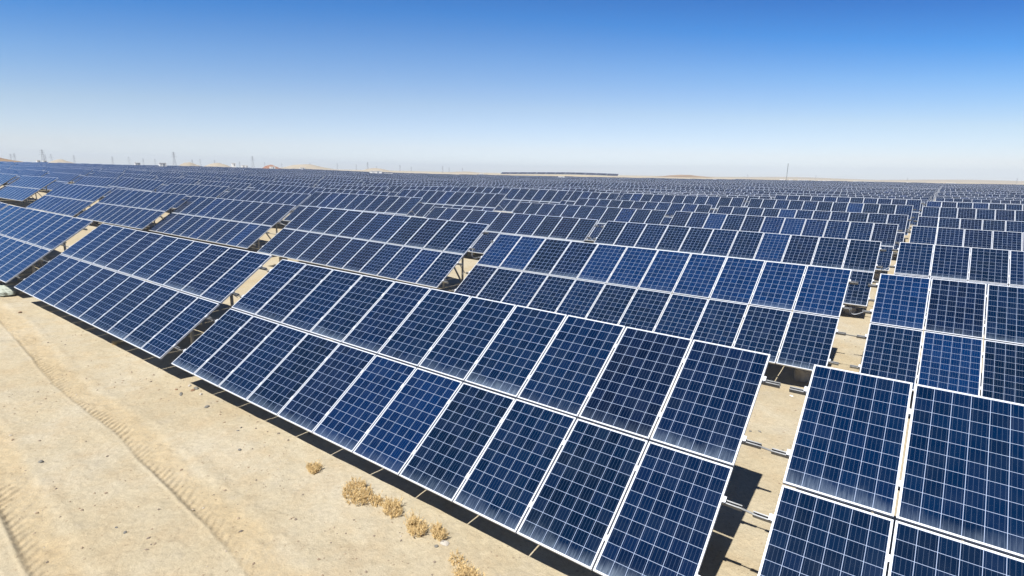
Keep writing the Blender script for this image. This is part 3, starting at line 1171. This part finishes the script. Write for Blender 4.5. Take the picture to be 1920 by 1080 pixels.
ME_TOWER = lattice_mesh(30.0, 6.0, 1.1, 0.15, 9)
ME_ARM = arm_mesh(5.2, 0.18)
ME_ARM_S = arm_mesh(3.6, 0.18)
PYL = [(19, 288.5, 1700), (26, 287.5, 1600), (78, 280.5, 950), (84, 291, 2000), (95, 289, 1700), (138, 291, 1700), (210, 293.5, 1700), (241, 294, 1600),
       (268, 297, 1900), (290, 298, 1900), (325, 284.5, 950), (360, 299, 1800), (375, 298, 1800), (402, 300, 1700), (449, 303, 1800), (473, 292.5, 1150),
       (496, 304.5, 1800), (528, 306, 1900), (581, 305.5, 1900), (632, 306, 1600), (668, 308, 1700), (689, 304, 1500), (706, 311.5, 1900), (750, 309.5, 1700),
       (771, 312.5, 1900), (830, 311, 1600), (842, 314, 1900), (867, 314.5, 1800), (1402, 327, 1900), (1530, 328.5, 1900), (1702, 333, 1900), (1908, 334, 1700)]
BIGP = {78: 'tall lattice pylon over the pair of white cabins near the brown hill', 325: 'tall lattice pylon beside the small sandy dune, the second tallest on the skyline',
        473: 'tall slim lattice pylon next to the three white cabins and the reddish hillock'}
ns = 0
for px, yt, ds in PYL:
    c = at(px, yt, ds)
    gz = float(smooth_ground(c[0], c[1])) - 0.5
    s = (c[2] - gz) / 30.0
    root = empty('power_pylon', (c[0], c[1], gz))
    root.rotation_euler = (0, 0, random.uniform(-.5, .5) - math.atan2(c[0], c[1]))
    root.scale = (s, s, s)
    if px in BIGP:
        lab = BIGP[px]
    else:
        ns += 1
        lab = f'faint distant lattice pylon, {ordn(ns, NUMS_)} from the left among the small ones'
    tag(root, lab, 'pylon', 'lattice pylons along the skyline')
    link('tower', ME_TOWER, root)
    for z, m in ((20.5, ME_ARM), (24.3, ME_ARM_S), (27.8, ME_ARM_S)):
        link('crossarm', m, root, (0, 0, z))

c = at(1478, 306.5, 700)
gz = float(smooth_ground(c[0], c[1])) - 0.5
root = empty('radio_mast', (c[0], c[1], gz))
tag(root, 'single thin radio mast standing alone on the sandy skyline behind white cabins', 'mast')
hm = c[2] - gz
link('pole', lattice_mesh(hm, 0.55, 0.45, 0.10, 14), root)
mb = MB()
mb.bar((0, 0, hm * .8), (0, 0, hm * 1.0), 0.5, 0.5)
link('antenna', mb.mesh('antenna', [M_PYLON]), root)


# ------------------------------------------------------------------ dry shrubs in front of the first row
def shrub(px, py, w, h, n, label, seed, sparse=False):
    rg = random.Random(seed)
    p = on_ground(px, py)
    z = float(ground_z(p[0], p[1])[0])
    ph_ = rg.uniform(0, 6)
    hump = lambda q: 0.85 + 0.18 * math.sin(q / w * 9 + ph_) + 0.12 * math.sin(q / w * 23 + ph_ * 2)
    mb = MB()
    for k in range(n):
        a = rg.uniform(0, 2 * math.pi)
        rr = math.sqrt(rg.random()) * w * 0.44
        bx, by = math.cos(a) * rr, math.sin(a) * rr * 0.62
        le = h * hump(bx) * rg.uniform(0.55, 1.2) * (1 - 0.38 * (rr / (w * .44)) ** 2)
        lean = Vector((math.cos(a), math.sin(a) * .8, 0)) * rg.uniform(0.1, 0.5) * (0.3 + rr / (w * .44)) + Vector((rg.gauss(0, .25), rg.gauss(0, .25), 0))
        p0 = Vector((bx, by, -0.02))
        p1 = p0 + Vector((lean.x * .35, lean.y * .35, 0.55)) * le
        p2 = p0 + Vector((lean.x * .9 + rg.gauss(0, .12), lean.y * .9 + rg.gauss(0, .12), 1.0)) * le
        r0 = rg.uniform(.003, .0055)
        mb.tube([p0, p1, p2], [r0, r0 * .8, r0 * .35], 3, close=False)
        for _ in range(rg.randint(3, 6)):
            t = rg.uniform(.25, .95)
            q = p0.lerp(p1, t * 2) if t < .5 else p1.lerp(p2, t * 2 - 1)
            d = Vector((rg.gauss(0, .6), rg.gauss(0, .6), rg.uniform(.5, 1.3))).normalized() * rg.uniform(.16, .34) * h
            mb.tube([q, q + d * .6, q + d + Vector((0, 0, .012))], [r0 * .75, r0 * .6, r0 * .25], 3, close=False)
            for _k in range(2):
                e = q + d * rg.uniform(.35, 1)
                f = Vector((rg.gauss(0, 1), rg.gauss(0, 1), rg.uniform(0, 1))).normalized() * rg.uniform(.012, .026)
                s_ = f.cross(Vector((rg.gauss(0, 1), rg.gauss(0, 1), rg.gauss(0, 1)))).normalized() * .0035
                mb.add([e - s_, e + s_, e + f], [(0, 1, 2)])
    o = link('dry_shrub', mb.mesh('dry_shrub', [M_TWIG]), None, (p[0], p[1], z))
    o.rotation_euler = (0, 0, R(-28))
    tag(o, label, 'shrub', 'dry shrubs in front of the front row')


shrub(588, 879, .30, .17, 90, 'small round tuft of dry scrub standing apart beside the shade strip', 1)
shrub(671, 926, .70, .15, 230, 'widest dry shrub, a double-humped straw-coloured clump on the sand', 2)
shrub(706, 940, .28, .12, 60, 'small tuft of dry scrub squeezed between the widest shrub and the next', 3)
shrub(735, 954, .42, .17, 130, 'bushy brown dry shrub just past the widest one', 4)
shrub(781, 993, .36, .21, 110, 'upright golden dry shrub in the middle of the line of shrubs', 5)
shrub(824, 1006, .24, .18, 90, 'narrow golden dry shrub beside a grey stone', 6)
shrub(857, 1049, .32, .10, 34, 'sparse thin dry tuft, half withered, on bare sand', 7)
shrub(875, 1086, .42, .18, 130, 'dry shrub cut by the bottom edge of the photo', 8)
shrub(219, 647, .30, .10, 40, 'tiny yellow tuft near the foot of the second front table', 9)


# ------------------------------------------------------------------ stones, gravel, the sack
def stone_mesh(name, mat, seed, flat=0.55, sub=2):
    bm = bmesh.new()
    bmesh.ops.create_icosphere(bm, subdivisions=sub, radius=1.0)
    rg = random.Random(seed)
    pl = [(Vector((rg.gauss(0, 1), rg.gauss(0, 1), rg.gauss(0, 1))).normalized(), rg.uniform(.55, .9)) for _ in range(9)]
    for v in bm.verts:
        for n_, d in pl:
            e = v.co.dot(n_) - d
            if e > 0:
                v.co -= n_ * e
        v.co *= 1 + rg.uniform(-.04, .04)
        v.co.z *= flat
    me = bpy.data.meshes.new(name)
    bm.to_mesh(me)
    bm.free()
    me.materials.append(mat)
    return me


STONES = [(388, 762, .075, .045, .4, M_STONE, 'dark grey stone lying alone between the wheel track and the front row'),
          (339, 738, .13, .035, .3, M_STONE, 'long flat dark stone among the stone cluster'),
          (331, 729, .05, .03, .5, M_STONE_R, 'dark brown stone tucked beside the long flat stone'),
          (368, 728, .085, .05, .5, M_STONE, 'bluish grey stone nearest the shade in the stone cluster'),
          (356, 723, .06, .045, .5, M_STONE_P, 'pale stone in the stone cluster behind the bluish one'),
          (377, 738, .045, .04, .6, M_STONE_P, 'small white stone by the stone cluster'),
          (361, 731, .06, .05, .5, M_STONE_R, 'orange-brown stone in the middle of the stone cluster'),
          (77, 868, .05, .035, .6, M_STONE, 'lone black stone between the two wheel tracks'),
          (218, 987, .025, .02, .6, M_STONE, 'small black pebble, the upper of a pair between the tracks'),
          (234, 996, .028, .02, .6, M_STONE, 'small black pebble, the lower of a pair between the tracks'),
          (449, 842, .04, .03, .6, M_STONE, 'dark pebble on bare sand below the shade strip'),
          (446, 806, .03, .025, .6, M_STONE, 'dark pebble close under the shade strip'),
          (452, 800, .035, .02, .6, M_STONE, 'dark chip of stone touching the shade strip'),
          (834, 1018, .07, .05, .5, M_STONE_P, 'pale grey stone below the narrow golden shrub'),
          (818, 1023, .035, .03, .6, M_STONE, 'dark stone beside the pale grey stone under the shrubs'),
          (38, 588, .10, .05, .4, M_STONE_R, 'brown clod beside the wheel track near the sack'),
          (1408, 803, .03, .03, .7, M_STONE, 'round dark pebble in the sandy aisle'),
          (1425, 803, .055, .02, .4, M_STONE, 'flat dark chip in the sandy aisle')]
for n, (px, py, a, b_, fl, mat, lab) in enumerate(STONES):
    p = on_ground(px, py)
    if px > 1300:
        p = on_ground(px, py, 0.02)
    z = float(ground_z(p[0], p[1])[0])
    o = link('stone', stone_mesh('stone', mat, 40 + n, fl), None, (p[0], p[1], z + b_ * fl * 0.25))
    o.scale = (a, b_, (a + b_) / 2)
    o.rotation_euler = (random.uniform(-.1, .1), random.uniform(-.1, .1), R(random.uniform(-50, 10)))
    tag(o, lab, 'stone', 'loose stones on the sand')

p = on_ground(1484, 738)
z = float(ground_z(p[0], p[1])[0])
o = link('white_scrap', stone_mesh('white_scrap', M_WHITE, 91, .25), None, (p[0], p[1], z + .01))
o.scale = (.055, .03, .04)
o.rotation_euler = (0, 0, -.5)
tag(o, 'small white scrap lying in the sandy aisle near the concrete pier', 'scrap')


def sack():
    p = on_ground(6, 556)
    bm = bmesh.new()
    bmesh.ops.create_icosphere(bm, subdivisions=5, radius=1.0)
    co = np.array([v.co for v in bm.verts])
    n = vnoise(co[:, 0] * 2.2 + co[:, 2], co[:, 1] * 2.2, 31) * .22 + np.abs(vnoise(co[:, 0] * 4 + 7, co[:, 1] * 4 + co[:, 2] * 3, 32)) * .16 + vnoise(co[:, 0] * 9, co[:, 1] * 9 + co[:, 2] * 9, 33) * .04
    for v, k in zip(bm.verts, n):
        v.co *= 1 + k
        v.co.z = max(v.co.z, -.35)
    me = bpy.data.meshes.new('sack')
    bm.to_mesh(me)
    bm.free()
    me.materials.append(M_SACK)
    me.polygons.foreach_set('use_smooth', [True] * len(me.polygons))
    o = link('sack', me, None, (p[0], p[1], float(ground_z(p[0], p[1])[0]) + .06))
    o.scale = (.48, .24, .24)
    o.rotation_euler = (0, R(-8), R(20))
    tag(o, 'crumpled pale greenish sack on the sand in front of the first tables', 'sack')


sack()


def gravel():
    m, nt, b = new_mat('gravel')
    sa = nd(nt, 'ShaderNodeAttribute', attribute_name='seed').outputs['Fac']
    nt.links.new(ramp(nt, sa, [(0.0, (.12, .10, .085)), (.2, (.21, .17, .13)), (.6, (.27, .20, .13)), (.85, (.33, .26, .18)), (1.0, (.42, .38, .32))]), b.inputs['Base Color'])
    b.inputs['Roughness'].default_value = .9
    octa = np.array([(1, 0, 0), (-1, 0, 0), (0, 1, 0), (0, -1, 0), (0, 0, 1), (0, 0, -1)], float)
    fs = [(0, 2, 4), (2, 1, 4), (1, 3, 4), (3, 0, 4), (2, 0, 5), (1, 2, 5), (3, 1, 5), (0, 3, 5)]
    mb = MB()
    pts = []
    while len(pts) < 1900:
        x, y = RNG.uniform(-19, 1.5), RNG.uniform(0.8, 5.4)
        if vnoise(np.array([x * .8]), np.array([y * .8]), 51)[0] + 0.35 * (y > 3.9) < RNG.uniform(-.5, 1.0):
            continue
        pts.append((x, y))
    for _ in range(260):
        pts.append((RNG.uniform(-1.6, -.4), RNG.uniform(4.5, 20)))
    pts = np.array(pts)
    zs = ground_z(pts[:, 0], pts[:, 1])
    for (x, y), z in zip(pts, zs):
        r = 0.004 + 0.022 * RNG.random() ** 4
        v = octa * RNG.uniform(.6, 1.2, (6, 3)) * r * np.array([RNG.uniform(.8, 1.6), RNG.uniform(.8, 1.3), .7])
        a = RNG.uniform(0, 6.28)
        v = np.stack([v[:, 0] * math.cos(a) - v[:, 1] * math.sin(a), v[:, 0] * math.sin(a) + v[:, 1] * math.cos(a), v[:, 2]], 1) + np.array([x, y, z + r * .25])
        mb.add(v.tolist(), fs, 0, None, RNG.random())
    o = link('gravel', mb.mesh('gravel', [m]))
    tag(o, 'fine gravel scattered over the sand in front of the tables', kind='stuff')


gravel()


# ------------------------------------------------------------------ the air
def haze():
    hm = bpy.data.materials.new('haze')
    hm.use_nodes = True
    nt = hm.node_tree
    nt.nodes.clear()
    out = nd(nt, 'ShaderNodeOutputMaterial')
    pv = nd(nt, 'ShaderNodeVolumePrincipled')
    pv.inputs['Color'].default_value = (0.86, 0.93, 1.0, 1)
    pv.inputs['Density'].default_value = 0.00022
    pv.inputs['Anisotropy'].default_value = 0.0
    nt.links.new(pv.outputs[0], out.inputs['Volume'])
    mb = MB()
    mb.box((-4700, -400, -8), (4700, 4700, 75))
    o = link('haze', mb.mesh('haze', [hm]))
    tag(o, 'thin pale haze lying over the whole plain', kind='stuff')


haze()
